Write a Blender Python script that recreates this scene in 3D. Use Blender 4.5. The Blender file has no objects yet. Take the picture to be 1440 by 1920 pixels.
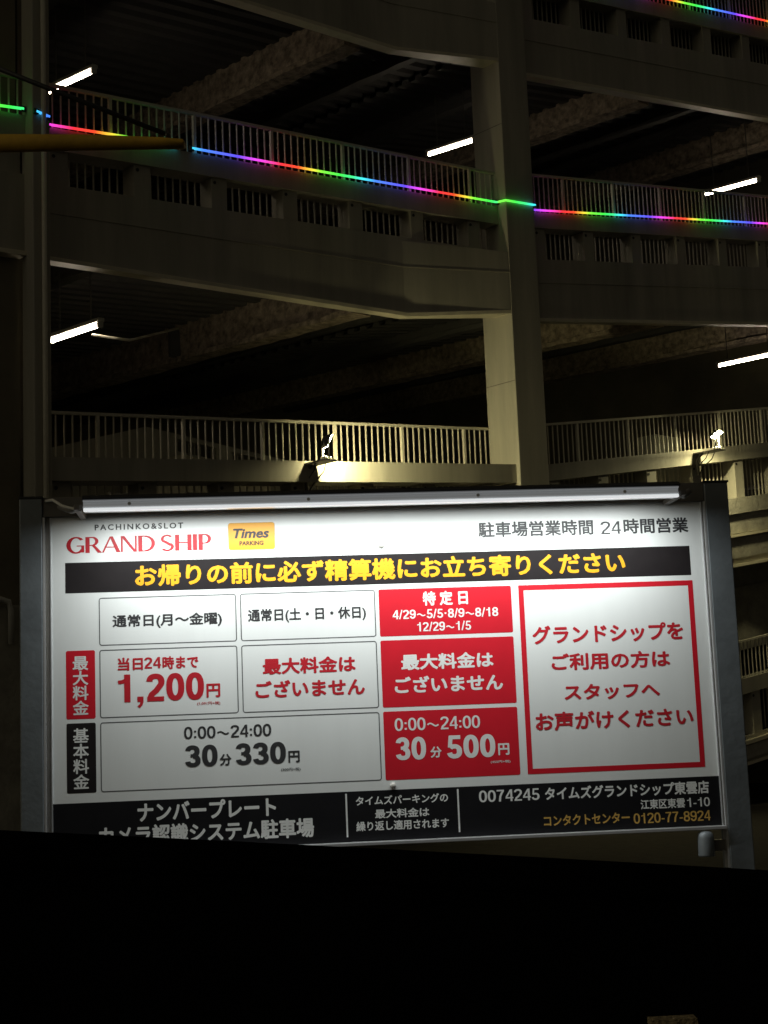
import bpy, bmesh, math, random
from mathutils import Vector, Matrix
random.seed(7)
sc = bpy.context.scene
COL = sc.collection
R = math.radians
EYE = 1.25                                    # eye height above the ground

# ------------------------------------------------------------------ camera
cam_d = bpy.data.cameras.new('camera')
cam = bpy.data.objects.new('camera', cam_d)
COL.objects.link(cam)
cam_d.sensor_fit = 'HORIZONTAL'
cam_d.sensor_width = 36.0
cam_d.lens = 72.0
cam_d.clip_start = 0.05
cam_d.clip_end = 2000
pitch, roll = R(8.5), R(-2.271)
fwd = Vector((0, math.cos(pitch), math.sin(pitch)))
up = Vector((0, -math.sin(pitch), math.cos(pitch)))
rt = Vector((1, 0, 0))
cx_ = rt * math.cos(roll) + up * math.sin(roll)
cy_ = up * math.cos(roll) - rt * math.sin(roll)
m3 = Matrix((cx_, cy_, -fwd)).transposed()
cam.matrix_world = Matrix.Translation((0, 0, EYE)) @ m3.to_4x4()
sc.camera = cam

# ------------------------------------------------------------------ night sky
world = bpy.data.worlds.new('World')
sc.world = world
world.use_nodes = True
wt = world.node_tree
for n in list(wt.nodes):
    wt.nodes.remove(n)
wo = wt.nodes.new('ShaderNodeOutputWorld')
bg = wt.nodes.new('ShaderNodeBackground')
tc = wt.nodes.new('ShaderNodeTexCoord')
dot = wt.nodes.new('ShaderNodeVectorMath'); dot.operation = 'DOT_PRODUCT'
dot.inputs[1].default_value = Vector((-0.93, -0.33, 0.1)).normalized()
rmp = wt.nodes.new('ShaderNodeValToRGB')
rmp.color_ramp.elements[0].position = 0.45
rmp.color_ramp.elements[0].color = (0.0232, 0.0203, 0.0150, 1)
rmp.color_ramp.elements[1].position = 1.0
rmp.color_ramp.elements[1].color = (0.35, 0.31, 0.215, 1)
wt.links.new(tc.outputs['Generated'], dot.inputs[0])
wt.links.new(dot.outputs['Value'], rmp.inputs[0])
wt.links.new(rmp.outputs[0], bg.inputs[0])
bg.inputs[1].default_value = 1.0
wt.links.new(bg.outputs[0], wo.inputs[0])

sc.view_settings.view_transform = 'Standard'
sc.view_settings.look = 'None'
sc.view_settings.exposure = 0
sc.view_settings.gamma = 1
sc.render.engine = 'CYCLES'
sc.cycles.use_denoising = True
sc.cycles.max_bounces = 5
sc.cycles.diffuse_bounces = 3
sc.cycles.sample_clamp_indirect = 3.0

# ------------------------------------------------------------------ materials
def new_mat(name):
    m = bpy.data.materials.new(name)
    m.use_nodes = True
    return m, m.node_tree, m.node_tree.nodes['Principled BSDF']

def mat(name, col, rough=0.6, metal=0.0, var=0.0, scale=6.0, bump=0.0, bscale=40.0, spec=0.5, streak=False):
    m, nt, p = new_mat(name)
    p.inputs['Base Color'].default_value = (*col, 1)
    p.inputs['Roughness'].default_value = rough
    p.inputs['Metallic'].default_value = metal
    p.inputs['Specular IOR Level'].default_value = spec
    if var or bump:
        co = nt.nodes.new('ShaderNodeTexCoord')
        mp = nt.nodes.new('ShaderNodeMapping')
        nt.links.new(co.outputs['Object'], mp.inputs[0])
        if streak:
            mp.inputs['Scale'].default_value = (1, 1, 0.12)
    if var:
        nz = nt.nodes.new('ShaderNodeTexNoise')
        nz.inputs['Scale'].default_value = scale
        nz.inputs['Detail'].default_value = 8
        nz.inputs['Roughness'].default_value = 0.65
        nt.links.new(mp.outputs[0], nz.inputs['Vector'])
        cr = nt.nodes.new('ShaderNodeValToRGB')
        lo = tuple(c * (1 - var) for c in col)
        hi = tuple(min(1, c * (1 + var)) for c in col)
        cr.color_ramp.elements[0].position = 0.3
        cr.color_ramp.elements[0].color = (*lo, 1)
        cr.color_ramp.elements[1].position = 0.7
        cr.color_ramp.elements[1].color = (*hi, 1)
        nt.links.new(nz.outputs[0], cr.inputs[0])
        nt.links.new(cr.outputs[0], p.inputs['Base Color'])
    if bump:
        n2 = nt.nodes.new('ShaderNodeTexNoise')
        n2.inputs['Scale'].default_value = bscale
        n2.inputs['Detail'].default_value = 6
        nt.links.new(co.outputs['Object'], n2.inputs['Vector'])
        bp = nt.nodes.new('ShaderNodeBump')
        bp.inputs['Strength'].default_value = bump
        bp.inputs['Distance'].default_value = 0.03
        nt.links.new(n2.outputs[0], bp.inputs['Height'])
        nt.links.new(bp.outputs[0], p.inputs['Normal'])
    return m

def emit(name, col, strength):
    m, nt, p = new_mat(name)
    p.inputs['Base Color'].default_value = (*col, 1)
    p.inputs['Emission Color'].default_value = (*col, 1)
    p.inputs['Emission Strength'].default_value = strength
    return m

M = {}
M['paint'] = mat('cream_paint', (0.42, 0.40, 0.335), 0.6, var=0.24, scale=1.9, bump=0.05, bscale=9, streak=True)
M['rail_paint'] = mat('rail_paint', (0.62, 0.59, 0.49), 0.45, var=0.08, scale=12)
M['paint_lit'] = mat('cream_paint_lit', (0.72, 0.67, 0.52), 0.5, var=0.1, scale=5)  # lightened paint: light on undersides and lips put into the colour
M['deck'] = mat('steel_deck', (0.085, 0.082, 0.078), 0.7, var=0.25, scale=1.3)
M['fireproof'] = mat('sprayed_fireproofing', (0.33, 0.27, 0.20), 0.95, var=0.7, scale=8.0, bump=1.0, bscale=16)
M['concrete'] = mat('concrete', (0.36, 0.345, 0.295), 0.85, var=0.3, scale=3, bump=0.3, bscale=18)
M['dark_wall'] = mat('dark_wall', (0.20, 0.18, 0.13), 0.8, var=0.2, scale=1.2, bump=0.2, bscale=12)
M['asphalt'] = mat('asphalt', (0.034, 0.031, 0.028), 0.95, var=0.3, scale=8, bump=0.4, bscale=120, spec=0.08)
M['alu'] = mat('anodised_aluminium', (0.17, 0.19, 0.205), 0.5, metal=0.3, var=0.22, scale=5, bump=0.05, bscale=40)
M['alu_bright'] = mat('bright_aluminium', (0.75, 0.76, 0.78), 0.28, metal=0.6, var=0.06, scale=20)
M['rail_dark'] = mat('bronze_aluminium', (0.16, 0.15, 0.135), 0.5, metal=0.3, var=0.12, scale=9)
M['black_metal'] = mat('black_metal', (0.02, 0.02, 0.02), 0.5, var=0.2, scale=20)
M['white'] = mat('white_panel', (0.77, 0.79, 0.785), 0.45, var=0.045, scale=3.5, streak=True)
M['film_white'] = mat('white_film', (0.78, 0.79, 0.78), 0.5, var=0.02, scale=9)
M['film_black'] = mat('black_film', (0.016, 0.013, 0.014), 0.6, var=0.15, scale=12, spec=0.15)
M['film_navy'] = mat('navy_film', (0.010, 0.0098, 0.0115), 0.6, var=0.15, scale=12, spec=0.12)
M['film_red'] = mat('red_film', (0.60, 0.008, 0.022), 0.45, var=0.05, scale=10)
M['ink_red'] = mat('red_ink', (0.50, 0.010, 0.022), 0.5, var=0.04, scale=12)
M['ink_crimson'] = mat('crimson_ink', (0.44, 0.003, 0.014), 0.5, var=0.04, scale=12)
M['ink_black'] = mat('black_ink', (0.030, 0.030, 0.033), 0.5, var=0.1, scale=12)
M['ink_grey'] = mat('grey_ink', (0.026, 0.027, 0.030), 0.5, var=0.05, scale=12)
M['ink_line'] = mat('grey_line', (0.10, 0.105, 0.11), 0.5, var=0.05, scale=12)
M['ink_yellow'] = mat('yellow_ink', (0.80, 0.36, 0.002), 0.5, var=0.03, scale=12)
M['ink_gold'] = mat('gold_ink', (0.62, 0.38, 0.09), 0.5, var=0.05, scale=12)
M['plate_yellow'] = mat('yellow_plate', (0.80, 0.36, 0.002), 0.4, var=0.03, scale=12)
M['frame_brown'] = mat('brown_ink', (0.035, 0.018, 0.004), 0.5, var=0.05, scale=12)
M['housing'] = mat('white_housing', (0.55, 0.54, 0.5), 0.5, var=0.06, scale=15)
M['amber'] = mat('amber_reflection', (0.56, 0.33, 0.022), 0.6, var=0.25, scale=5)
M['rubber'] = mat('black_rubber', (0.003, 0.003, 0.0034), 1.0, var=0.3, scale=30, spec=0.0)
M['tan_fabric'] = mat('tan_fabric', (0.28, 0.22, 0.12), 0.95, var=0.35, scale=300, bump=0.5, bscale=500)
M['pale_box'] = mat('pale_box_paint', (0.5, 0.49, 0.4), 0.5, var=0.1, scale=4)
M['wire'] = mat('wire', (0.03, 0.028, 0.025), 0.6, var=0.1, scale=20)
M['tube'] = emit('lit_tube', (1.0, 0.86, 0.66), 29.0)
M['lens'] = emit('lit_lens', (1.0, 0.89, 0.46), 1200.0)
M['bar_cover'] = None

# ------------------------------------------------------------------ mesh helpers
class MB:
    def __init__(self):
        self.v = []; self.f = []
    def poly(self, pts):
        i = len(self.v); self.v += [tuple(p) for p in pts]
        self.f.append(tuple(range(i, i + len(pts))))
    def hexa(self, p):
        """p: 8 corners, bottom four then top four, same winding"""
        i = len(self.v); self.v += [tuple(q) for q in p]
        for f in ((3, 2, 1, 0), (4, 5, 6, 7), (0, 1, 5, 4), (1, 2, 6, 5), (2, 3, 7, 6), (3, 0, 4, 7)):
            self.f.append(tuple(i + k for k in f))
    def box(self, a, b, T=None):
        x0, y0, z0 = a; x1, y1, z1 = b
        c = [(x0, y0, z0), (x1, y0, z0), (x1, y1, z0), (x0, y1, z0), (x0, y0, z1), (x1, y0, z1), (x1, y1, z1), (x0, y1, z1)]
        if T: c = [T(*q) for q in c]
        self.hexa(c)
    def loft(self, rings, cap=True, closed=True):
        i = len(self.v); n = len(rings[0])
        for r in rings: self.v += [tuple(q) for q in r]
        for k in range(len(rings) - 1):
            for j in range(n if closed else n - 1):
                a = i + k * n + j; b = i + k * n + (j + 1) % n
                self.f.append((a, b, b + n, a + n))
        if cap and closed:
            self.f.append(tuple(i + j for j in reversed(range(n))))
            self.f.append(tuple(i + (len(rings) - 1) * n + j for j in range(n)))
    def tube(self, pts, r, n=8):
        pts = [Vector(p) for p in pts]
        rings = []
        for k, p in enumerate(pts):
            t = (pts[min(k + 1, len(pts) - 1)] - pts[max(k - 1, 0)]).normalized()
            a = Vector((0, 0, 1)) if abs(t.z) < 0.9 else Vector((1, 0, 0))
            u = t.cross(a).normalized(); w = t.cross(u)
            rr = r[k] if isinstance(r, (list, tuple)) else r
            rings.append([p + u * rr * math.cos(2 * math.pi * j / n) + w * rr * math.sin(2 * math.pi * j / n) for j in range(n)])
        self.loft(rings)
    def build(self, name, m, parent=None, smooth=False, bevel=0.0):
        me = bpy.data.meshes.new(name)
        me.from_pydata(self.v, [], self.f)
        bm = bmesh.new(); bm.from_mesh(me)
        bmesh.ops.recalc_face_normals(bm, faces=bm.faces)
        bm.to_mesh(me); bm.free()
        me.materials.append(m)
        if smooth:
            for p in me.polygons: p.use_smooth = True
        o = bpy.data.objects.new(name, me)
        COL.objects.link(o)
        if parent:
            o.parent = parent
            o.matrix_parent_inverse = WORLD_INV(parent)
        if bevel:
            b = o.modifiers.new('bevel', 'BEVEL'); b.width = bevel; b.segments = 2; b.limit_method = 'ANGLE'
        return o

def mw(o):
    return (mw(o.parent) @ o.matrix_parent_inverse if o.parent else Matrix()) @ Matrix.LocRotScale(o.location, o.rotation_euler, o.scale)
def WORLD_INV(p):
    return mw(p).inverted()

def tag(o, label=None, cat=None, group=None, kind=None):
    if label: o['label'] = label
    if cat: o['category'] = cat
    if group: o['group'] = group
    if kind: o['kind'] = kind
    return o

def thing(name, loc, label, cat, group=None):
    o = bpy.data.objects.new(name, None)
    o.empty_display_size = 0.2
    COL.objects.link(o)
    o.location = loc
    return tag(o, label, cat, group)

# ------------------------------------------------------------------ ground
g = MB(); g.poly([(-400, -400, 0), (400, -400, 0), (400, 400, 0), (-400, 400, 0)])
tag(g.build('ground', M['asphalt']), kind='structure')

# ------------------------------------------------------------------ parking garage
# facade axes: s runs along the facade to the right and away, w points out of it, z is height over the eye
AZ = R(48)
DX, DY = math.sin(AZ), math.cos(AZ)
NX, NY = math.cos(AZ), -math.sin(AZ)
BX, BY = -0.4643, 20.0
def F(s, w, z):
    return Vector((BX + DX * s + NX * w, BY + DY * s + NY * w, z + EYE))
H = 3.93                     # storey height

garage = thing('parking_garage', F(0, -2, -EYE),
               'dark cream multi-storey parking garage with sloping floors behind the lit sign', 'building')

def lin(s, base, ref, k):
    return base + k * (s - ref)
class Wing:                  # sloping profile of one bay
    def __init__(self, s0, s1, ref, k, rail, ledge, ot, ob, under):
        self.s0, self.s1 = s0, s1
        self.rail = lambda s: lin(s, rail, ref, k)
        self.ledge = lambda s: lin(s, ledge, ref, k)
        self.ot = lambda s: lin(s, ot, ref, k)
        self.ob = lambda s: lin(s, ob, ref, k)
        self.under = under
def under_left(s):
    return 5.615 + 0.04 * (s + 4.42) if s < 1.17 else 5.84 + 0.165 * (s - 1.17)
def flare(s): return 0.0 if s < 1.17 else .195 * (s - 1.17) / 1.96
LEFT = Wing(-4.5, 3.13, 0.0, 0.08, 8.15, 7.59, 7.32, 6.91, under_left)
RIGHT = Wing(3.75, 16.0, 4.0, 0.16, 8.57, 7.94, 7.69, 7.20, lambda s: lin(s, 6.21, 4.0, 0.145))
RIGHT_MID = Wing(3.75, 16.0, 4.0, 0.16, 8.57, 7.94, 7.69, 7.04, lambda s: lin(s, 5.90, 4.0, 0.155))
RIGHT_LOW = Wing(3.75, 16.0, 4.0, 0.16, 8.57, 7.94, 7.69, 7.00, lambda s: lin(s, 6.56, 4.0, 0.155))
STUB = Wing(-11.0, -4.72, -4.72, 0.08, 7.79, 7.30, 7.00, 6.60, lambda s: lin(s, 5.62, -4.72, 0.05))

def slab_prism(mb, s0, s1, zb, zt, w0, w1, steps=None):
    ss = steps or [s0, s1]
    for a, b in zip(ss[:-1], ss[1:]):
        mb.hexa([F(a, w0, zb(a)), F(b, w0, zb(b)), F(b, w1, zb(b)), F(a, w1, zb(a)),
                 F(a, w0, zt(a)), F(b, w0, zt(b)), F(b, w1, zt(b)), F(a, w1, zt(a))])

def strip(mb, prof, ss):
    """prof(s) -> list of (w, z); lofted along s"""
    mb.loft([[F(s, w, z) for w, z in prof(s)] for s in ss])

def bay(wing, lvl, openings, over=True, under=True, rail=True, picket=0.112, post_every=11, gw=0.0, rw=0.0, rz=0.0):
    dz = H * lvl
    s0, s1 = wing.s0, wing.s1
    ss = [s0, 1.17, s1] if s0 < 1.17 < s1 else [s0, s1]
    fl = flare if wing is LEFT else (lambda s: 0.0)
    if under:
        b = MB()
        strip(b, lambda s: [(fl(s), wing.under(s) + dz + .05), (fl(s), wing.ob(s) + dz - .06), (0, wing.ob(s) + dz), (-.10, wing.ob(s) + dz), (-.10, wing.under(s) + dz + .05)], ss)
        b.build('floor_beam', M['paint'], garage)
        b = MB()
        strip(b, lambda s: [(fl(s) * .75 + .05, wing.under(s) + dz), (fl(s) * .75 + .05, wing.under(s) + dz + .05), (-.12, wing.under(s) + dz + .05), (-.12, wing.under(s) + dz)], ss)
        b.build('beam_flange', M['paint_lit'], garage)
        if wing in (LEFT, RIGHT):
            b = MB()
            zs = lambda s: wing.under(s) + (wing.ob(s) - wing.under(s)) * .62 + dz
            strip(b, lambda s: [(fl(s) + .009, zs(s)), (fl(s) + .009, zs(s) + .012), (fl(s) - .02, zs(s) + .012), (fl(s) - .02, zs(s))], ss)
            b.build('beam_seam', M['paint'], garage)
    if over:
        b = MB()
        strip(b, lambda s: [(gw + 0.03, wing.ot(s) + dz), (gw + 0.03, wing.ledge(s) + dz), (-.26, wing.ledge(s) + dz), (-.26, wing.ledge(s) + dz - .03),
                            (gw + 0.005, wing.ledge(s) + dz - .03), (gw + 0.005, wing.ot(s) + dz + .03), (-.26, wing.ot(s) + dz + .03), (-.26, wing.ot(s) + dz)], [s0, s1])
        b.build('guard_beam', M['paint'], garage)
    # posts and grilles of the row of openings
    for (a, c) in openings:
        pa, pb = c, min(c + .24, s1)
        if pb - pa > .05:
            b = MB()
            slab_prism(b, pa, pb, lambda s: wing.ob(s) + dz, lambda s: wing.ot(s) + dz, -.25, -.004)
            po = b.build('guard_post', M['paint'], garage)
            if lvl < 1:
                h = MB()
                zc = wing.ot(pa) + dz - .06
                h.tube([F(pa + .05, -.006, zc), F(pa + .05, .006, zc)], .022, 8)
                h.build('bolt_hole_disc', M['black_metal'], po)  # black disc gives the darkness of a bolt hole
        b = MB()
        x = a + .03
        while x < c:
            b.box((x - .009, -.235, 0), (x + .009, -.217, 1), lambda s, w, t: F(s, w, (wing.ob(s) if t == 0 else wing.ot(s)) + dz))
            x += picket
        if b.v:
            b.build('grille', M['rail_paint'], garage)
    if rail:
        b = MB()
        strip(b, lambda s: [(rw, wing.rail(s) + dz + rz - .035), (rw, wing.rail(s) + dz + rz), (rw - .05, wing.rail(s) + dz + rz), (rw - .05, wing.rail(s) + dz + rz - .035)], [s0, s1])
        k = 0; x = s0 + .05; posts = []
        while x < s1:
            if k % post_every == 8: posts.append(x)
            else:
                b.box((x - .0078, -.034, 0), (x + .0078, -.018, 1), lambda s, w, t: F(s, w + rw, (wing.ledge(s) - (.04 if rw else 0) if t == 0 else wing.rail(s) + rz - .03) + dz))
            k += 1; x += picket
        ro = b.build('railing', M['rail_paint'], garage)
        for x in posts:
            b = MB()
            b.box((x - .02, -.046, 0), (x + .02, -.004, 1), lambda s, w, t: F(s, w + rw, (wing.ledge(s) - (.04 if rw else 0) if t == 0 else wing.rail(s) + rz - .036) + dz))
            b.build('railing_post', M['rail_paint'], ro)

LO = [(-4.28 if k == -4 else -.70 + 1.15 * k, .21 + 1.15 * k) for k in range(-4, 3)][1:] + [(2.75, 3.12)]
LO = [(-4.46, -4.39 + .0)] + [(-.70 + 1.15 * k, .21 + 1.15 * k) for k in range(-3, 3)] + [(2.75, 3.14)]
RO = [(3.76, 3.95)] + [(4.2 + 1.2 * k, 5.11 + 1.2 * k) for k in range(0, 9)]
SO = [(-5.7 - 1.15 * k, -4.96 - 1.15 * k) for k in range(0, 1)]
for lvl in (-2, -1, 0, 1):
    if lvl > -2: bay(LEFT, lvl, LO, rail=lvl < 1, **(dict(gw=.10, rw=-.37, rz=0.073) if lvl == -1 else {}))
    bay({-1: RIGHT_MID, -2: RIGHT_LOW}.get(lvl, RIGHT), lvl, RO, rail=True)
bay(STUB, 0, [], picket=.112)
bay(STUB, 1, [], rail=False)
# solid infill under the stub bay
b = MB(); slab_prism(b, -11, -4.72, lambda s: -EYE, lambda s: STUB.under(s) - .002, -.12, -.3)
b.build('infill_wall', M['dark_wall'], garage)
b = MB(); slab_prism(b, -11, -4.72, lambda s: STUB.ob(s) + .002, lambda s: STUB.ot(s) - .002, -.1, -.2)
b.build('infill_panel', M['paint'], garage)
b = MB(); slab_prism(b, -11, -4.72, lambda s: STUB.ledge(s) + .002, lambda s: STUB.ledge(s) + 3.0, -.2, -.3)
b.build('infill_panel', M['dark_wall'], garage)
b = MB(); slab_prism(b, -11, -4.76, lambda s: -EYE, lambda s: 1.63, -.115, .05)
b.build('low_wall', M['concrete'], garage)
b = MB()
b.tube([F(-5.6, .10, 1.68), F(-5.08, .10, 1.68), F(-4.99, .10, 1.66), F(-4.96, .10, 1.56), F(-4.96, .10, 1.2)], .035, 8)
b.build('wall_pipe', M['housing'], garage, smooth=True)
# left ground-floor closing wall behind the sign
b = MB(); slab_prism(b, -4.5, 3.13, lambda s: -EYE, lambda s: LEFT.ob(s) - 2 * H - .05, -.3, -.0)
b.build('base_wall', M['concrete'], garage)

# columns
def column(s0, s1, w0, w1, m=M['paint']):
    b = MB(); b.box((s0, w0, -EYE), (s1, w1, 15.5), F)
    return b.build('column', m, garage, bevel=.012)
column(3.13, 3.75, -.40, .20)
column(-4.72, -4.5, -.06, .20)
column(15.9, 16.5, -.4, .2)
b = MB(); b.tube([F(-4.60, .235, -EYE), F(-4.60, .235, 9.5)], .03, 8)
b.build('downpipe', M['rail_paint'], garage, smooth=True)
# splice collar on the main column
for z in (5.15, 9.1):
    b = MB(); b.box((3.124, -.404, z), (3.13, .2, z + .006), F); b.build('column_seam', M['rail_dark'], garage)

# floors: ribbed decks seen from below, girders with sprayed fireproofing, joists
def zin(z, w): return z - .055 * w       # floors fall a little towards the facade
DEPTH = -15.0
def floor(wing, lvl, s0, s1):
    dz = H * lvl
    b = MB()
    prof = []
    w = -.34; up_ = True
    lo, hi = -.50, -.43
    while w > DEPTH:
        prof += [(w, lo), (w - .13, lo), (w - .16, hi), (w - .29, hi)]
        w -= .32
    wl = prof[-1][0]
    ring = lambda s: [F(s, w, zin(wing.ob(s) + dz + o, w)) for w, o in prof] + [F(s, wl, zin(wing.ob(s) + dz - .06, wl)), F(s, -.34, zin(wing.ob(s) + dz - .06, -.34))]
    b.loft([ring(s0), ring(s1)], cap=False)
    b.build('floor_deck', M['deck'], garage)
for lvl in (-1, 0, 1):
    floor(LEFT, lvl, -5.0, 3.4)
    floor(RIGHT, lvl, 3.42, 16)
floor(RIGHT, 2, 3.42, 16)

def girder(s, zb, depth=.52, tw=.30, lvl=0, m=M['fireproof'], name='girder', w0=-.34):
    b = MB()
    n = 64
    half = tw / 2
    prof = [(-half, 0), (half, 0), (half, .075), (.06, .10), (.06, depth), (-.06, depth), (-.06, .10), (-half, .075)]
    rr = random.Random(int(s * 100) + lvl)
    rings = []
    for i in range(n + 1):
        w = w0 + (DEPTH - w0) * i / n
        rings.append([F(s + x + rr.uniform(-.012, .012), w, zin(zb + z + rr.uniform(-.010, .010), w)) for x, z in prof])
    b.loft(rings)
    b.build(name, m, garage)
def wingz(s, lvl):
    return (LEFT if s < 3.4 else RIGHT).under(s) + H * lvl
for lvl in (0, 1):
    for s in (.67, 7.3, 12.6):
        girder(s, wingz(s, lvl) + .04, depth=(LEFT if s < 3.4 else RIGHT).ob(s) + H * lvl - .5 - wingz(s, lvl) - .04 + .03, lvl=lvl)
    for s in (-3.2, 2.5, 4.9, 9.6, 10.9, 14.3):
        wg = LEFT if s < 3.4 else RIGHT
        girder(s, wg.ob(s) + H * lvl - .72, depth=.24, tw=.16, lvl=lvl, m=M['deck'], name='joist')
# stiffener plate and conduit by the lower girder
b = MB(); b.box((.42, -4.75, 0), (.62, -4.70, .46), lambda s, w, z: F(s, w, zin(5.93 + z, w)))
b.build('stiffener', M['deck'], garage)
b = MB(); b.tube([F(-3.3, -.9, 5.12), F(-2.7, -1.0, 5.16), F(-1.0, -2.4, 5.9)], .018, 6)
b.build('conduit', M['rail_paint'], garage, smooth=True)

# back and end walls of the garage
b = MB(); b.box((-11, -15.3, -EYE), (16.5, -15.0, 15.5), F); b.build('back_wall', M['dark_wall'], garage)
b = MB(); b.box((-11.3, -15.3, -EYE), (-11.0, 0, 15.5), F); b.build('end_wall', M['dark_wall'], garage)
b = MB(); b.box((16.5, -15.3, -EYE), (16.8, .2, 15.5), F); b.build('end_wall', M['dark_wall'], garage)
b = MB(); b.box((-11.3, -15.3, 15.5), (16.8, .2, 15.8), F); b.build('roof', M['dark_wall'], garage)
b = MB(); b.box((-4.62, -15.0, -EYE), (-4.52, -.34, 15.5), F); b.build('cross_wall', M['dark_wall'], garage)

# inner ramp with its own pierced parapet, seen through the lower railing
def rampz(s): return 5.55 - .10 * (s - 2.8) if s > 2.1 else 5.62 + .30 * (s - 2.1)
b = MB()
segs = [(-2.5, 1.45, 0), (1.45, 2.1, 0), (2.1, 2.75, 0), (2.75, 3.65, 1), (3.65, 4.0, 0), (4.0, 4.75, 1), (4.75, 5.15, 0), (5.15, 5.9, 1), (5.9, 9.0, 0)]
for a, c, hole in segs:
    if hole:
        slab_prism(b, a, c, lambda s: rampz(s) + .12, lambda s: rampz(s) + .21, -8.2, -8.0)
        slab_prism(b, a, c, lambda s: rampz(s) - 1.3, lambda s: rampz(s) - .11, -8.2, -8.0)
        x = a + .08
        while x < c:
            b.box((x - .012, -8.12, 0), (x + .012, -8.09, 1), lambda s, w, t: F(s, w, rampz(s) + (-.11 if t == 0 else .12)))
            x += .13
    else:
        slab_prism(b, a, c, lambda s: rampz(s) - 1.3, lambda s: rampz(s) + .21, -8.2, -8.0)
b.build('ramp_parapet', M['paint'], garage)
b = MB()
b.hexa([F(1.4, -7.6, 4.0), F(4.6, -7.6, 4.0), F(4.6, -7.99, 4.0), F(1.4, -7.99, 4.0),
        F(1.4, -7.6, 4.95), F(4.6, -7.6, 4.90), F(4.6, -7.99, 5.08), F(2.9, -7.99, 5.40)])
b.build('ramp_kerb', M['paint_lit'], garage)
# lower parapet panels behind the lower openings (left)
for k in range(-4, 3):
    b = MB(); b.box((-.55 + 1.15 * k, -1.3, 3.0 - H + 3.1), (.1 + 1.15 * k, -1.26, 3.0 + .42 + .09 * k), F)
    b.build('inner_panel', M['concrete'], garage)

# concrete ledges along the lower right beams, their pale lips coloured as if floodlit
for lvl, wg, rows in ((-1, RIGHT_MID, ((-.27, -.003, .003, .06, 'concrete'), (-.66, -.615, .003, .07, 'paint_lit'), (-1.02, -.69, .003, .03, 'concrete'), (-.60, -.33, .003, .02, 'concrete'))),
                      (-2, RIGHT_LOW, ((-.12, -.06, .003, .09, 'paint_lit'), (-.36, -.14, .003, .06, 'concrete')))):
    for z0, z1, w0, w1, mm in rows:
        b = MB()
        slab_prism(b, 3.9, 15.8, lambda s: wg.ob(s) + H * lvl + z0, lambda s: wg.ob(s) + H * lvl + z1, w0, w1)
        b.build('ramp_ledge', M[mm], garage)

# panel added behind the lower right gap to keep it from going black
zu = lambda s: RIGHT_MID.under(s) - H
for z0, z1, w0, w1 in ((-1.6, .3, -1.7, -1.5), (-.50, -.44, -1.499, -1.43)):
    b = MB(); slab_prism(b, 3.9, 15.8, lambda s: zu(s) + z0, lambda s: zu(s) + z1, w0, w1)
    b.build('inner_panel', M['concrete'], garage)

# ------------------------------------------------------------------ ceiling tube lamps
def tube_lamp(s, z, w, L, sl, label, ceil):
    p0 = F(s, w, z); p1 = F(s, w - L, z + sl * L)
    t = thing('ceiling_lamp', (p0 + p1) / 2, label, 'ceiling lamp', 'tube lamps under the garage ceilings')
    ax = (p1 - p0).normalized()
    upv = Vector((0, 0, 1)); upv = (upv - ax * upv.dot(ax)).normalized()
    sd = ax.cross(upv)
    Lr = (p1 - p0).length
    T = lambda x, y, zz: p0 + ax * x + sd * y + upv * zz
    b = MB(); b.box((.0, -.045, .035), (Lr, .045, .085), T); b.build('lamp_housing', M['housing'], t, bevel=.008)
    b = MB(); b.tube([T(.06, 0, 0), T(Lr - .06, 0, 0)], .026, 10); b.build('light_tube', M['tube'], t, smooth=True)
    for x in (0.0, Lr - .06):
        b = MB(); b.box((x, -.032, -.035), (x + .06, .032, .034), T); b.build('end_cap', M['housing'], t, bevel=.006)
    for x in (.25, Lr - .25):
        q = T(x, 0, .085)
        b = MB(); b.tube([q, q + Vector((0, 0, ceil))], .010, 6); b.build('hanger_rod', M['rail_dark'], t)
tube_lamp(-3.325, 5.192, -.65, 1.25, .05, 'lit tube lamp nearest the left column, under the lower garage ceiling', 1.0)
tube_lamp(-2.853, 8.924, -1.5, 1.27, .11, 'lit tube lamp at the top left, partly cut by a dark stay', 1.1)
tube_lamp(4.114, 9.576, -1.3, 1.15, .09, 'lit tube lamp just left of the main column above the rainbow light strip', .9)
tube_lamp(11.063, 10.227, -.6, 1.3, .07, 'lit tube lamp behind the upper right railing, above the right light strip', 1.7)
tube_lamp(11.26, 6.89, -.6, 1.42, .03, 'lit tube lamp cut by the right picture edge, above the right floodlight', 1.1)

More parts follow.
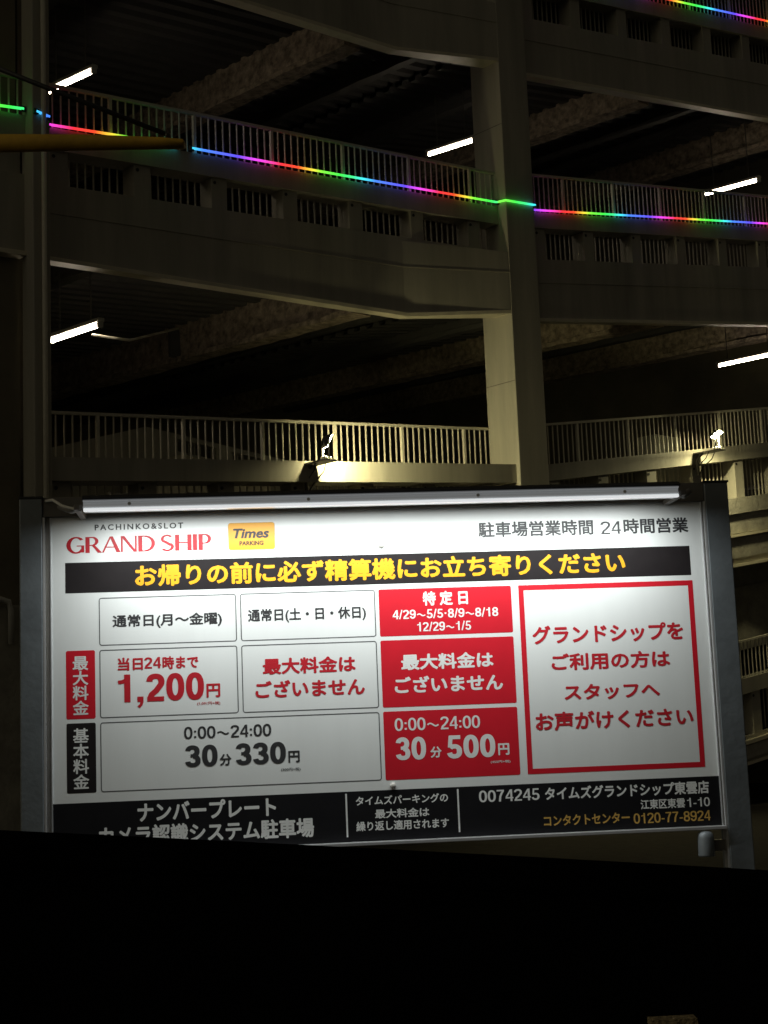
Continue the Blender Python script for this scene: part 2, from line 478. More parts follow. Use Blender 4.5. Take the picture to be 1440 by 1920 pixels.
# ------------------------------------------------------------------ rainbow light strips
def strip_mat():
    m, nt, p = new_mat('rainbow_leds')
    co = nt.nodes.new('ShaderNodeTexCoord')
    sep = nt.nodes.new('ShaderNodeSeparateXYZ')
    mth = nt.nodes.new('ShaderNodeMath'); mth.operation = 'MULTIPLY'
    mth.inputs[1].default_value = 1 / 2.9
    fr = nt.nodes.new('ShaderNodeMath'); fr.operation = 'FRACT'
    cr = nt.nodes.new('ShaderNodeValToRGB')
    stops = [(0, (.80, .06, 1)), (.08, (1, .05, .50)), (.15, (1, .03, .05)), (.25, (1, .07, .02)), (.33, (1, .75, .05)), (.39, (.22, 1, .05)),
             (.50, (.05, 1, .08)), (.58, (.05, 1, .30)), (.65, (.06, .85, 1)), (.72, (.06, .25, 1)), (.91, (.12, .07, 1)), (1, (.80, .06, 1))]
    e = cr.color_ramp.elements
    e[0].position = 0; e[0].color = (*stops[0][1], 1)
    e[1].position = 1; e[1].color = (*stops[-1][1], 1)
    for q, c in stops[1:-1]:
        k = e.new(q); k.color = (*c, 1)
    nt.links.new(co.outputs['Object'], sep.inputs[0])
    nt.links.new(sep.outputs[0], mth.inputs[0])
    nt.links.new(mth.outputs[0], fr.inputs[0])
    nt.links.new(fr.outputs[0], cr.inputs[0])
    nt.links.new(cr.outputs[0], p.inputs['Emission Color'])
    p.inputs['Emission Strength'].default_value = 1.2
    p.inputs['Base Color'].default_value = (.5, .5, .5, 1)
    return m
M['leds'] = strip_mat()
def light_strip(pts, s_ref, label, r=.017):
    """pts: (s, w, z) points; object X axis lies along the facade with x = s - s_ref, so hue follows x"""
    o0 = F(s_ref, 0, 0)
    t = thing('light_strip', F(*pts[0]), label, 'light strip', 'rainbow light strips along the garage')
    b = MB()
    loc = [Vector((s - s_ref, -w, z)) for s, w, z in pts]
    b.tube(loc, r, 8)
    me_o = b.build('led_tube', M['leds'], None, smooth=True)
    rot = Matrix.Translation(o0) @ Matrix(((DX, -NX, 0, 0), (DY, -NY, 0, 0), (0, 0, 1, 0), (0, 0, 0, 1)))
    me_o.parent = t
    me_o.matrix_parent_inverse = WORLD_INV(t) @ rot
    for s, w, z in (pts[0], pts[-1]):
        c = MB(); c.box((s - .03, w - .02, z - .03), (s + .03, w + .008, z + .03), F)
        c.build('end_clip', M['black_metal'], t)
lz = lambda s: 7.645 + .085 * s
light_strip([(-8, .06, lz(-8) - .0), (-4.76, .06, 7.36)], -6.40, 'short green to cyan light strip at the left picture edge')
light_strip([(-4.69, .23, 7.29), (-4.52, .23, 7.265)], -6.65, 'tiny blue light strip on the thin left post')
light_strip([(-4.44, .06, 7.25), (-3.5, .06, 7.345), (-2.6, .06, 7.425)], -4.55, 'magenta and red light strip running behind the amber boom')
light_strip([(-2.42, .06, 7.44), (0, .06, 7.635), (3.10, .06, 7.90)], 1.45, 'long rainbow light strip between the amber boom and the main column')
light_strip([(3.10, .06, 7.905), (3.10, .225, 7.885), (3.75, .225, 7.945)], 1.85, 'green to blue light strip wrapped round the main column')
light_strip([(3.80, .06, 7.935), (4.0, .06, 7.965), (16, .06, 9.97)], 4.1, 'rainbow light strip running right from the main column')
light_strip([(3.80, .06, 7.935 + H), (4.0, .06, 7.965 + H + .04), (16, .06, 9.97 + H + .03)], 9.9, 'rainbow light strip in the top right corner one storey higher')

# ------------------------------------------------------------------ floodlights on the lower guard beam
def floodlight(s, w, z, aim, label, arm_z, arm_s, k=.78):
    c = F(s, w, z)
    t = thing('floodlight', F(arm_s, .06, arm_z), label, 'floodlight', 'floodlights on the garage guard beam')
    n = (Vector((DX, DY, 0)) * aim[0] + Vector((NX, NY, 0)) * aim[1] + Vector((0, 0, aim[2]))).normalized()
    side = n.cross(Vector((0, 0, 1))).normalized(); upv = side.cross(n)
    T = lambda x, y, zz: c + (side * x + upv * y + n * zz) * k
    b = MB()
    b.loft([[T(x * q, y * q, zz) for x, y in ((-.11, -.12), (.11, -.12), (.11, .12), (-.11, .12))] for q, zz in ((.35, -.09), (.75, -.055), (1, -.005))])
    b.build('lamp_head', M['black_metal'], t, bevel=.006)
    b = MB(); b.box((-.095, -.108, -.002), (.095, .108, .006), T); b.build('lens', M['lens'], t)
    base = F(arm_s, w, arm_z)
    for q in (-.125, .125):
        b = MB(); b.tube([T(q, 0, -.035), base + Vector((0, 0, .015)) + side * q * k], .012, 6); b.build('yoke_arm', M['housing'], t)
    b = MB(); b.box((arm_s - .10, .035, arm_z - .012), (arm_s + .10, w + .10, arm_z + .008), F); b.build('base_plate', M['rail_dark'], t, bevel=.004)
    b = MB(); b.box((arm_s - .06, w - .05, arm_z + .008), (arm_s + .06, w + .05, arm_z + .05), F); b.build('ballast_box', M['housing'], t, bevel=.01)
    b = MB(); b.tube([F(arm_s - .02, .06, arm_z - .36), F(arm_s - .02, .06, arm_z - .10), F(arm_s - .02, .16, arm_z - .014)], .024, 8); b.build('support_arm', M['rail_dark'], t, smooth=True)
    for ds_, dr in ((-.07, .05), (.09, .02)):
        b = MB()
        b.tube([F(arm_s + ds_, w - .12, arm_z - .01), F(arm_s + ds_ + .03, w * .55, arm_z - .10), F(arm_s + ds_ + dr, .055, arm_z - .22), F(arm_s + ds_ * .3, .045, arm_z - .34)], .008, 6)
        b.build('cable', M['wire'], t, smooth=True)
floodlight(-0.700, .45, 3.803, (.86, .26, -.40), 'lit floodlight above the sign, left one, tilted to the right', 3.553, -0.730)
floodlight(7.630, .45, 4.765, (.12, .52, -.84), 'glaring floodlight at the right above the end of the sign', 4.505, 7.610)

# cabinet behind the right railing
b = MB(); b.box((8.0, -1.5, 3.9), (8.75, -1.1, 5.09), F)
cb = b.build('electrical_cabinet', M['pale_box'], None, bevel=.015)
tag(cb, 'pale cabinet standing behind the lower right railing', 'cabinet')

# ------------------------------------------------------------------ parking sign
YAW = R(5.678)
SX, SY = math.cos(YAW), math.sin(YAW)
QX, QY = math.sin(YAW), -math.cos(YAW)
def S(u, w, v):
    return Vector((SX * u + QX * w, 5.6 + SY * u + QY * w, v + EYE))
sign = thing('parking_sign', S(0, 0, -EYE), 'large white lit parking fee board on two grey posts with red and black price cells', 'sign')

def sbox(name, u0, u1, v0, v1, w0, w1, m, parent=sign, bevel=0.0):
    b = MB(); b.box((u0, w0, v0), (u1, w1, v1), S)
    return b.build(name, m, parent, bevel=bevel)
def rrect(u0, u1, v0, v1, r, n=5):
    pts = []
    for cu, cv, a0 in ((u1 - r, v1 - r, 0), (u0 + r, v1 - r, 90), (u0 + r, v0 + r, 180), (u1 - r, v0 + r, 270)):
        for k in range(n + 1):
            a = R(a0 + 90 * k / n)
            pts.append((cu + r * math.cos(a), cv + r * math.sin(a)))
    return pts
def sheet(name, u0, u1, v0, v1, w, m, r=.006, parent=None):
    b = MB()
    p = rrect(u0, u1, v0, v1, r)
    b.loft([[S(u, w - .0003, v) for u, v in p], [S(u, w, v) for u, v in p]])
    return b.build(name, m, parent or sign)
def outline(name, u0, u1, v0, v1, w, m, th, r=.006, parent=None):
    b = MB()
    o = rrect(u0, u1, v0, v1, r); i = rrect(u0 + th, u1 - th, v0 + th, v1 - th, max(r - th, .0005))
    b.loft([[S(u, w - .0003, v) for u, v in o], [S(u, w, v) for u, v in o], [S(u, w, v) for u, v in i]], cap=False)
    return b.build(name, m, parent or sign)

_cache = {}
def glyphs(txt, shear, space):
    key = (txt, shear, space)
    if key not in _cache:
        cu = bpy.data.curves.new('t', 'FONT')
        cu.body = txt; cu.size = 1; cu.resolution_u = 3; cu.shear = shear
        cu.space_character = space; cu.fill_mode = 'FRONT'; cu.align_x = 'CENTER' if '\n' in txt else 'LEFT'
        o = bpy.data.objects.new('t', cu); COL.objects.link(o)
        dg = bpy.context.evaluated_depsgraph_get(); dg.update()
        me = bpy.data.meshes.new_from_object(o.evaluated_get(dg))
        vs = [(v.co.x, v.co.y) for v in me.vertices]; fs = [tuple(p.vertices) for p in me.polygons]
        bpy.data.objects.remove(o); bpy.data.curves.remove(cu); bpy.data.meshes.remove(me)
        _cache[key] = (vs, fs)
    return _cache[key]
def place_flat(pts, fs, u0, u1, v0, v1, m, parent, w):
    """pts: (x, y, layer); fitted to the box u0..u1, v0..v1 on the board"""
    x0 = min(p[0] for p in pts); x1 = max(p[0] for p in pts); y0 = min(p[1] for p in pts); y1 = max(p[1] for p in pts)
    me = bpy.data.meshes.new('lettering')
    me.from_pydata([tuple(S(u0 + (u1 - u0) * (x - x0) / (x1 - x0), w + .00001 * k, v0 + (v1 - v0) * (y - y0) / (y1 - y0))) for x, y, k in pts], [], fs)
    me.materials.append(m)
    o = bpy.data.objects.new('lettering', me); COL.objects.link(o)
    o.parent = parent; o.matrix_parent_inverse = WORLD_INV(parent)
    return o
LW = .0007
def lettering(txt, u0, u1, v0, v1, m, parent, bold=.034, shear=0, space=1.0, w=LW):
    vs, fs = glyphs(txt, shear, space)
    pts = []; ff = []
    for k in range(9):
        r = 0 if k == 8 else bold
        dx, dy = r * math.cos(k * math.pi / 4), r * math.sin(k * math.pi / 4)
        n = len(pts)
        pts += [(x + dx, y + dy, k) for x, y in vs]
        ff += [tuple(i + n for i in f) for f in fs]
    return place_flat(pts, ff, u0, u1, v0, v1, m, parent, w)

# grotesque figures drawn as even strokes
def ell(cx, cy, rx, ry, a0, a1, n=22, p=.86):
    out = []
    for k in range(n + 1):
        a = R(a0 + (a1 - a0) * k / n); c, d = math.cos(a), math.sin(a)
        out.append((cx + rx * math.copysign(abs(c) ** p, c), cy + ry * math.copysign(abs(d) ** p, d)))
    return out
def figure(ch, t):
    h = t / 2; L = .28 - h; g = .005
    P = []            # (points, stroke width)
    if ch == '0': P = [(ell(.28, .5, L, .5 - h, 0, 360, 36), t)]
    elif ch == '1': P = [([(.36 - h * .2, 0), (.36 - h * .2, 1)], t), ([(.06, .72), (.20, .74), (.31, .80)], t * .72), ([(.31, .80), (.36, .94), (.37, .999)], t * .6)]
    elif ch == '2': P = [(ell(.28, 1 - h - .20, L, .20, 178, -28, 20) + [(.30, .38), (.16, .25), (.115, .10)], t), ([(.02, t * .44), (.54, t * .44)], t * .88)]
    elif ch == '3': P = [(ell(.27, .75 - h * .35, L - .02, .25 - h * .65, 172, -80, 20), t), (ell(.28, .27 + h * .25, L, .27 - h * .75, 86, -172, 20), t), ([(.20, .525), (.31, .525)], t * .75)]
    elif ch == '4': P = [([(.42, 0), (.42, 1)], t * .95), ([(.38, .95), (.07, .36)], t * .8), ([(.01, .29), (.56, .29)], t * .8)]
    elif ch == '5': P = [([(.10, 1 - t * .44), (.51, 1 - t * .44)], t * .88), ([(.16, .98), (.115, .48)], t * .78), (ell(.275, .31, L, .31 - h, 140, -168, 22), t)]
    elif ch == '6': P = [(ell(.28, .31, L, .31 - h, 0, 360, 30), t), (ell(.29, .5, L + .01, .5 - h, 190, 28, 22), t)]
    elif ch == '7': P = [([(.02, 1 - t * .44), (.53, 1 - t * .44)], t * .88), ([(.48, .93), (.36, .70), (.26, .42), (.215, 0)], t)]
    elif ch == '8': P = [(ell(.28, .755 - h * .3, L - .02, .245 - h * .7, 0, 360, 28), t), (ell(.28, .28 + h * .1, L, .28 - h * .9, 0, 360, 28), t)]
    elif ch == '9': P = [([(.56 - x, 1 - y) for x, y in q], w) for q, w in figure('6', t)[0]]
    elif ch == ':': return [([(.12, .08), (.12, .08 + t)], t), ([(.12, .52), (.12, .52 + t)], t)], .24
    elif ch == ',': return [([(.13, 0), (.13, t)], t), ([(.18, .02), (.15, -.10), (.07, -.19)], t * .5)], .27
    elif ch == '/': return [([(.03, -.02), (.27, 1.02)], t * .72)], .30
    elif ch == '-': return [([(.03, .36), (.30, .36)], t * .9)], .34
    elif ch == '.': return [([(.17, .42), (.17, .42 + t * 1.1)], t * 1.1)], .34
    elif ch == '~': return [([(.08 + .74 * k / 16, .40 + .10 * math.sin(2 * math.pi * k / 16)) for k in range(17)], t * .8)], .90
    return P, .56
def figures(txt, u0, u1, v0, v1, m, parent, t=.19, gap=.05, w=LW):
    pts = []; fs = []; x = 0; k = 0
    for ch in txt:
        P, adv = figure(ch, t)
        for line, wd in P:
            n = len(line); base = len(pts)
            closed = line[0] == line[-1] or (abs(line[0][0] - line[-1][0]) + abs(line[0][1] - line[-1][1])) < 1e-4
            for i, (px_, py_) in enumerate(line):
                a = line[i - 1] if i else (line[-2] if closed else line[0])
                b_ = line[i + 1] if i < n - 1 else (line[1] if closed else line[-1])
                tx, ty = b_[0] - a[0], b_[1] - a[1]; q = math.hypot(tx, ty) or 1
                nx, ny = -ty / q * wd / 2, tx / q * wd / 2
                pts += [(x + px_ + nx, py_ + ny, k), (x + px_ - nx, py_ - ny, k)]
            for i in range(n - 1):
                fs.append((base + 2 * i, base + 2 * i + 1, base + 2 * i + 3, base + 2 * i + 2))
            k += 1
        x += adv + gap
    return place_flat(pts, fs, u0, u1, v0, v1, m, parent, w)

# structure of the sign
for (a, c, e) in ((-1.318, -1.237, 1), (1.209, 1.300, -1)):
    po = sbox('post', a, c, -EYE, .915, -.07, .02, M['alu'], bevel=.004)
    sbox('post_cap', a - .003, c + .003, .915, .922, -.073, .023, M['black_metal'], po)
    tu = (-1.236, -1.229) if e > 0 else (1.2025, 1.2085)
    sbox('edge_trim', tu[0], tu[1], -.50, .845, -.03, .018, M['alu_bright'], po)
sbox('top_rail', -1.2365, 1.2085, .8465, .918, -.05, .012, M['rail_dark'], bevel=.003)
sbox('bottom_rail', -1.2285, 1.202, -.362, -.3495, -.05, .03, M['alu_bright'], bevel=.002)
sbox('side_frame', -1.2285, -1.2125, -.349, .8455, -.05, .004, M['rail_dark'])
sbox('side_frame', 1.1975, 1.202, -.349, .8455, -.05, .004, M['rail_dark'])
panel = sbox('panel', -1.212, 1.197, -.349, .846, -.03, 0, M['white'])
sbox('panel_edge', -1.2122, -1.2085, -.3485, .8455, 0, .006, M['alu_bright'], panel)
sbox('panel_edge', 1.1935, 1.1972, -.3485, .8455, 0, .006, M['alu_bright'], panel)
for u, v in ((-.0147, .714), (-.0064, -.157)):
    b = MB(); b.loft([[S(u + .011 * k * math.cos(a * math.pi / 5), w, v + .011 * k * math.sin(a * math.pi / 5)) for a in range(10)] for k, w in ((1, 0), (1, .006), (.6, .010))])
    b.build('screw', M['housing'], panel, smooth=True)

# light bar over the board
WB = .27
cov, cnt, cp = new_mat('bar_metal_glow')
cp.inputs['Base Color'].default_value = (.6, .62, .63, 1); cp.inputs['Roughness'].default_value = .25; cp.inputs['Metallic'].default_value = .3
cp.inputs['Emission Color'].default_value = (.93, .97, 1, 1); cp.inputs['Emission Strength'].default_value = .10  # faint emission stands in for reflections on the metal bar front
M['diffuser'] = emit('bar_diffuser', (.95, .98, 1.0), .70)
bar = thing('light_bar', (0, 0, 0), None, None)
bar.parent = sign; bar.matrix_parent_inverse = WORLD_INV(sign)
def bar_loft(name, prof, u0, u1, m, parent):
    b = MB(); b.loft([[S(u, w, v) for w, v in prof] for u in (u0, u1)])
    return b.build(name, m, parent)
bo = bar_loft('bar_body', [(WB - .075, 0.8303), (WB - .010, 0.8303), (WB - .010, 0.8343), (WB, 0.8343), (WB + .003, 0.8382), (WB - .006, 0.8432), (WB - .008, 0.8521), (WB - .004, 0.8580), (WB + .003, 0.8605), (WB, 0.8640), (WB - .075, 0.8640)], -1.068, 1.036, cov, sign)
bpy.data.objects.remove(bar)
bo.name = 'light_bar'
bar_loft('bar_cap', [(WB - .09, 0.8645), (WB + .008, 0.8645), (WB + .012, 0.8699), (WB - .01, 0.8818), (WB - .09, 0.8818)], -1.070, 1.040, M['black_metal'], bo)
bar_loft('bar_lip', [(WB - .014, 0.8249), (WB + .004, 0.8249), (WB + .006, 0.8288), (WB + .004, 0.8338), (WB - .0095, 0.8338), (WB - .0095, 0.8298), (WB - .014, 0.8298)], -1.066, 1.034, M['diffuser'], bo)
for u in (-.91,-.29,.31,.84):
    b = MB(); b.tube([S(u, WB - .009, 0.8491), S(u, WB - .003, 0.8491)], .006, 8); b.build('screw', M['housing'], bo)
for u, e in ((-1.080, -1), (1.048, 1)):
    b = MB()
    b.box((min(u, u + .022 * e), .014, .834), (max(u, u + .022 * e), WB - .02, .852), S)
    b.tube([S(u, WB - .03, 0.8422), S(u + .04 * e, WB - .12, 0.8472), S(u + .09 * e, .06, 0.8768)], .012, 8)
    b.build('bar_bracket', M['rail_dark'], bo, bevel=.003)
la = bpy.data.lights.new('bar_light', 'AREA')
la.shape = 'RECTANGLE'; la.size = 2.02; la.size_y = .03; la.energy = 15.2; la.spread = R(168); la.color = (.95, 1.0, .98)
lo_ = bpy.data.objects.new('bar_light', la); COL.objects.link(lo_)
dirv = (S(0, 0, -.25) - S(0, WB - .04, 0.8194)).normalized()
zax = -dirv; xax = Vector((SX, SY, 0)); yax = zax.cross(xax)
lo_.matrix_world = Matrix.Translation(S(-.016, WB - .045, 0.8184)) @ Matrix((xax, yax, zax)).transposed().to_4x4()
lw = lo_.matrix_world.copy()
lo_.parent = bo; lo_.matrix_parent_inverse = WORLD_INV(bo)

b = MB(); b.tube([S(-1.225, .014, .905), S(-1.19, .10, .895), S(-1.15, .17, .862), S(-1.10, .21, .842), S(-1.072, .22, .845)], .005, 6)
b.build('cable', M['housing'], bo, smooth=True)
# small grey cap under the right end
b = MB()
b.loft([[S(1.122 + r * math.cos(a * math.pi / 8), .02 + r * math.sin(a * math.pi / 8), v) for a in range(16)]
        for r, v in ((.029, -.456), (.030, -.45), (.030, -.39), (.027, -.375), (.019, -.368), (.006, -.3655))])
b.build('conduit_cap', M['alu'], sign, smooth=True)
b = MB(); b.box((1.145, -.02, -.44), (1.209, .005, -.40), S); b.build('cap_clamp', M['rail_dark'], sign)

# --- printed board
W1 = .0004
lettering('PACHINKO&SLOT', -1.0527, -.7351, .7958, .8170, M['ink_grey'], panel, bold=.022, space=1.35)
lettering('駐車場営業時間', .3478, .7807, .7315, .7895, M['ink_grey'], panel, bold=.026)
figures('24', .8088, .886, .7325, .7800, M['ink_grey'], panel, t=.13)
lettering('時間営業', .896, 1.1435, .7315, .7885, M['ink_grey'], panel, bold=.026)

# red serif-like name, drawn as contrasting strokes
def name_letters(u0, u1, v0, v1):
    polys = []
    def bar(x, w, y0=0, y1=1): polys.append([(x, y0), (x + w, y0), (x + w, y1), (x, y1)])
    def quad(*p): polys.append(list(p))
    def arc(cx, cy, rx, ry, tx, ty, a0, a1, n=18):
        for k in range(n):
            A = R(a0 + (a1 - a0) * k / n); B = R(a0 + (a1 - a0) * (k + 1) / n)
            polys.append([(cx + rx * math.cos(A), cy + ry * math.sin(A)), (cx + rx * math.cos(B), cy + ry * math.sin(B)),
                          (cx + (rx - tx) * math.cos(B), cy + (ry - ty) * math.sin(B)), (cx + (rx - tx) * math.cos(A), cy + (ry - ty) * math.sin(A))])
    K, T = .205, .095
    x = 0
    def G(x):
        arc(x + .47, .5, .47, .53, K, T, 42, 325); bar(x + .72, .14, .04, .46); bar(x + .50, .36, .42, .48); return x + .92
    def Rr(x):
        bar(x, K); quad((x + K, .93), (x + .38, .93), (x + .38, 1), (x + K, 1)); quad((x + K, .44), (x + .38, .44), (x + .38, .50), (x + K, .50))
        arc(x + .36, .72, .27, .28, .16, T, -90, 90); quad((x + .30, .47), (x + .46, .47), (x + .80, 0), (x + .60, 0)); return x + .80
    def A(x):
        quad((x, 0), (x + .09, 0), (x + .46, 1), (x + .38, 1)); quad((x + .38, 1), (x + .53, 1), (x + .90, 0), (x + .70, 0)); bar(x + .2, .45, .30, .36); return x + .92
    def N(x):
        bar(x, .09); bar(x + .68, .09); quad((x, 1), (x + .17, 1), (x + .77, 0), (x + .62, 0)); return x + .84
    def D(x):
        bar(x, K); quad((x + K, .93), (x + .36, .93), (x + .36, 1), (x + K, 1)); quad((x + K, 0), (x + .36, 0), (x + .36, .07), (x + K, .07))
        arc(x + .34, .5, .48, .5, .17, T, -90, 90); return x + .86
    def Ss(x):
        arc(x + .33, .74, .30, .28, .13, T, 35, 230, 14); arc(x + .33, .26, .33, .28, .15, T, -145, 50, 14)
        quad((x + .10, .58), (x + .20, .68), (x + .58, .42), (x + .48, .30)); return x + .72
    def Hh(x):
        bar(x, K); bar(x + .60, K); bar(x + K, .43, .47, .54); return x + .87
    def I(x):
        bar(x, K); return x + .28
    def P(x):
        bar(x, K); quad((x + K, .93), (x + .36, .93), (x + .36, 1), (x + K, 1)); quad((x + K, .40), (x + .36, .40), (x + .36, .46), (x + K, .46))
        arc(x + .34, .70, .28, .30, .16, T, -90, 90); return x + .64
    for fn in (G, Rr, A, N, D): x = fn(x)
    x += .22
    for fn in (Ss, Hh, I, P): x = fn(x)
    b = MB(); wtot = x - .02
    for k, pl in enumerate(polys):
        b.poly([S(u0 + (u1 - u0) * p[0] / wtot, .0007 + .00001 * k, v0 + (v1 - v0) * p[1]) for p in pl])
    return b.build('lettering', M['ink_crimson'], panel)
name_letters(-1.1541, -.6353, .7145, .7725)

lg = sheet('logo_plate', -.5735, -.4035, .7095, .8105, W1, M['plate_yellow'], r=.010)
outline('logo_border', -.5735, -.4035, .7095, .8105, .0007, M['ink_gold'], .0025, r=.010, parent=lg)
lettering('Times', -.5555, -.4245, .7525, .7890, M['ink_black'], lg, bold=.036, shear=.22)
lettering('PARKING', -.5332, -.4459, .7265, .7425, M['frame_brown'], lg, bold=.04)

bn = sheet('notice_banner', -1.1592, 1.1425, .5702, .6802, W1, M['film_black'], r=.001)
lettering('お帰りの前に必ず精算機にお立ち寄りください', -.9115, .8941, .5865, .6665, M['ink_yellow'], bn, bold=.036, space=1.02)

def cell(u0, u1, v0, v1, red):
    if red:
        return sheet('price_cell', u0, u1, v0, v1, W1, M['film_red'])
    return outline('price_cell', u0, u1, v0, v1, W1, M['ink_line'], .0035, r=.010)
A0, A1, E0, E1, F0, G1 = .5507, .3786, .3639, .1217, .1071, -.1371
c = cell(-1.0415, -.5506, A1, A0, 0)
lettering('通常日(月〜金曜)', -.9935, -.6033, .4365, .4875, M['ink_black'], c, bold=.026)
c = cell(-.5365, -.0456, A1, A0, 0)
lettering('通常日(土・日・休日)', -.5091, -.0809, .4410, .4930, M['ink_black'], c, bold=.026)
c = cell(-.0321, .4585, A1, A0, 1)
lettering('特 定 日', .1296, .2965, .486, .5389, M['film_white'], c)
figures('4/29~5/5.8/9~8/18', .0164, .4067, .4390, .4740, M['film_white'], c, t=.16)
figures('12/29~1/5', .1045, .3034, .392, .4270, M['film_white'], c, t=.16)
c = cell(-1.0415, -.5506, E1, E0, 0)
lettering('当日', -.9772, -.8880, .287, .3337, M['ink_red'], c, bold=.032)
figures('24', -.8830, -.8240, .2920, .3320, M['ink_red'], c, t=.17)
lettering('時まで', -.8190, -.6908, .287, .3337, M['ink_red'], c, bold=.032)
figures('1,200', -.9778, -.6727, .1530, .2740, M['ink_red'], c)
lettering('円', -.6645, -.6151, .1811, .2305, M['ink_red'], c, bold=.032)
lettering('(1,091円+税)', -.6977, -.6162, .1539, .1671, M['ink_red'], c, bold=.012)
c = cell(-.5365, -.0456, E1, E0, 0)
lettering('最大料金は', -.4613, -.1254, .2550, .3140, M['ink_red'], c)
lettering('ございません', -.4899, -.0948, .1720, .2340, M['ink_red'], c)
c = cell(-.0321, .4585, E1, E0, 1)
lettering('最大料金は', .0405, .38, .2537, .3116, M['film_white'], c)
lettering('ございません', .0138, .4114, .1710, .2310, M['film_white'], c)
c = cell(-1.0415, -.0456, G1, F0, 0)
figures('0:00~24:00', -.7471, -.437, .0368, .0801, M['ink_black'], c, t=.145)
figures('30', -.745, -.6299, -.0626, .0142, M['ink_black'], c)
lettering('分', -.6227, -.5811, -.062, -.0207, M['ink_black'], c, bold=.032)
figures('330', -.5656, -.387, -.0624, .0146, M['ink_black'], c)
lettering('円', -.3786, -.3378, -.0606, -.0191, M['ink_black'], c, bold=.032)
lettering('(300円+税)', -.4059, -.3364, -.0915, -.0783, M['ink_black'], c, bold=.012)
c = cell(-.0321, .4585, G1, F0, 1)
figures('0:00~24:00', .0081, .3197, .0361, .0818, M['film_white'], c, t=.145)
figures('30', .0084, .1182, -.0685, .0131, M['film_white'], c)
lettering('分', .1337, .1744, -.0641, -.0242, M['film_white'], c, bold=.032)
figures('500', .1939, .3715, -.0700, .0130, M['film_white'], c)
lettering('円', .3813, .4224, -.0644, -.0224, M['film_white'], c, bold=.032)
lettering('(455円+税)', .3517, .424, -.0938, -.0824, M['film_white'], c, bold=.012)
c = outline('notice_frame', .4859, 1.1456, G1, A0, W1, M['film_red'], .019, r=.002)
lettering('グランドシップを', .529, 1.0967, .3304, .3988, M['ink_red'], c, bold=.032)
lettering('ご利用の方は', .595, 1.0397, .2325, .2950, M['ink_red'], c, bold=.032)
lettering('スタッフへ', .6363, .9938, .1221, .1803, M['ink_red'], c, bold=.032)
lettering('お声がけください', .5237, 1.1134, .0150, .0830, M['ink_red'], c, bold=.032)
t_ = sheet('row_tab', -1.1592, -1.057, E1, E0, W1, M['film_red'])
lettering('最\n大\n料\n金', -1.1369, -1.0808, .1363, .3438, M['film_white'], t_, bold=.022)
t_ = sheet('row_tab', -1.1592, -1.057, G1, F0, W1, M['film_black'])
lettering('基\n本\n料\n金', -1.1374, -1.0815, -.1227, .0894, M['film_white'], t_, bold=.022)
fb = sheet('footer_band', -1.208, 1.193, -.3485, -.1715, W1, M['film_navy'], r=.0005)
lettering('ナンバープレート', -.9152, -.4273, -.2450, -.1785, M['film_white'], fb)
lettering('カメラ認識システム駐車場', -1.0512, -.2944, -.3250, -.2560, M['film_white'], fb)
lettering('タイムズパーキングの', -.1427, .1902, -.2226, -.1900, M['film_white'], fb, bold=.026)
lettering('最大料金は', -.0756, .1204, -.2705, -.2380, M['film_white'], fb, bold=.026)
lettering('繰り返し適用されます', -.1441, .19, -.3130, -.2785, M['film_white'], fb, bold=.026)
figures('0074245', .3028, .5240, -.2300, -.1880, M['film_white'], fb, t=.15)
lettering('タイムズグランドシップ東雲店', .5440, 1.1537, -.2332, -.1859, M['film_white'], fb, bold=.032)
lettering('江東区東雲', .8946, 1.0600, -.2804, -.2450, M['film_white'], fb, bold=.024)
figures('1-10', 1.0680, 1.1533, -.2790, -.2460, M['film_white'], fb, t=.14)
lettering('コンタクトセンター', .5349, .852, -.3246, -.2867, M['ink_gold'], fb, bold=.024)
figures('0120-77-8924', .8657, 1.1517, -.3300, -.2930, M['ink_gold'], fb, t=.14)
for u in (-.1767, .2266):
    sbox('divider', u - .003, u + .003, -.331, -.179, .0005, .0009, M['film_white'], fb)

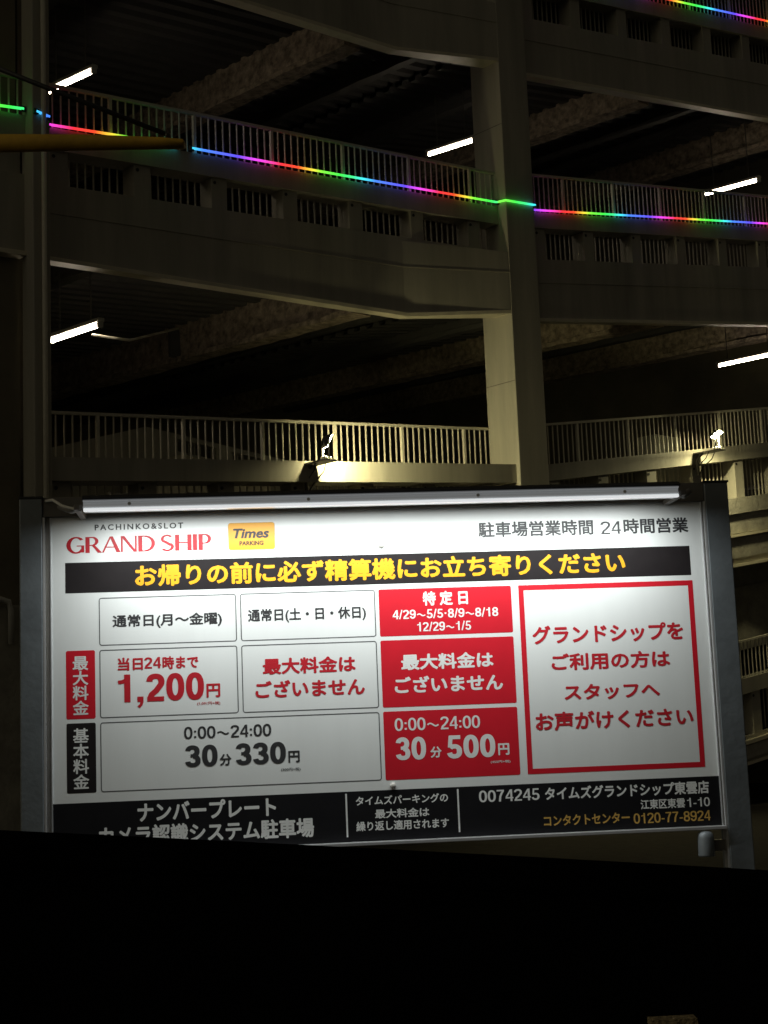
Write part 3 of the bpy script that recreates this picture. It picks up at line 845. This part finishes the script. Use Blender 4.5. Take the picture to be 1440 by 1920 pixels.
# ------------------------------------------------------------------ amber boom at the upper left, a solid stand-in for a reflection on glass
band = thing('band', (-3.1, 9, 0), 'dim amber tapered boom standing in for a reflection at the left edge, with a dark stay', 'band')
b = MB(); b.box((-3.18, 8.94, 0), (-3.06, 9.06, 4.75 + EYE)); b.build('post', M['rail_dark'], band, bevel=.01)
b = MB()
ring = lambda x, zb, zt: [(x, 9 + .05 * math.cos(a * math.pi / 6), EYE + (zb + zt) / 2 + (zt - zb) / 2 * math.sin(a * math.pi / 6)) for a in range(12)]
b.loft([ring(-3.1, 3.672, 3.80), ring(-2.27, 3.674, 3.79), ring(-1.75, 3.665, 3.765), ring(-1.3, 3.657, 3.728), ring(-1.145, 3.652, 3.708), ring(-1.135, 3.665, 3.695)])
b.build('amber_band', M['amber'], band, smooth=True)
b = MB(); b.tube([(-3.1, 9.0, EYE + 4.60), (-2.0, 9.0, EYE + 4.09), (-1.25, 9.0, EYE + 3.75)], .016, 8)
b.build('stay', M['black_metal'], band, smooth=True)

# ------------------------------------------------------------------ black ledge in the foreground
led = MB()
def top(x): return -.0478 - .0905 * x - .018 * (x * x)
prof_of = lambda x: [(.52, -1.24), (.52, top(x) - .10), (.545, top(x) - .035), (.585, top(x) - .012), (.64, top(x) - .004), (.70, top(x)), (.745, top(x) - .006), (.78, top(x) - .03), (.80, top(x) - .09), (.80, -1.24)]
led.loft([[(x, y, z + EYE) for y, z in prof_of(x)] for x in [-.9 + .075 * k for k in range(25)]])
lo = led.build('window_ledge', M['rubber'], None, smooth=False)
tag(lo, 'black ledge across the whole foreground, hiding the foot of the sign', 'ledge')
b = MB()
b.tube([(-.9 + .075 * k, .615, top(-.9 + .075 * k) - .0065 + EYE) for k in range(25)], .0035, 8)
b.build('seal_strip', M['rubber'], lo, smooth=True)
b = MB()
b.hexa([(.0795, .512, EYE - .130), (.099, .512, EYE - .130), (.099, .519, EYE - .130), (.0795, .519, EYE - .130),
        (.0790, .512, EYE - .0918), (.0940, .512, EYE - .0916), (.0940, .519, EYE - .0916), (.0790, .519, EYE - .0918)])
tg = b.build('fabric_tag', M['tan_fabric'], lo)
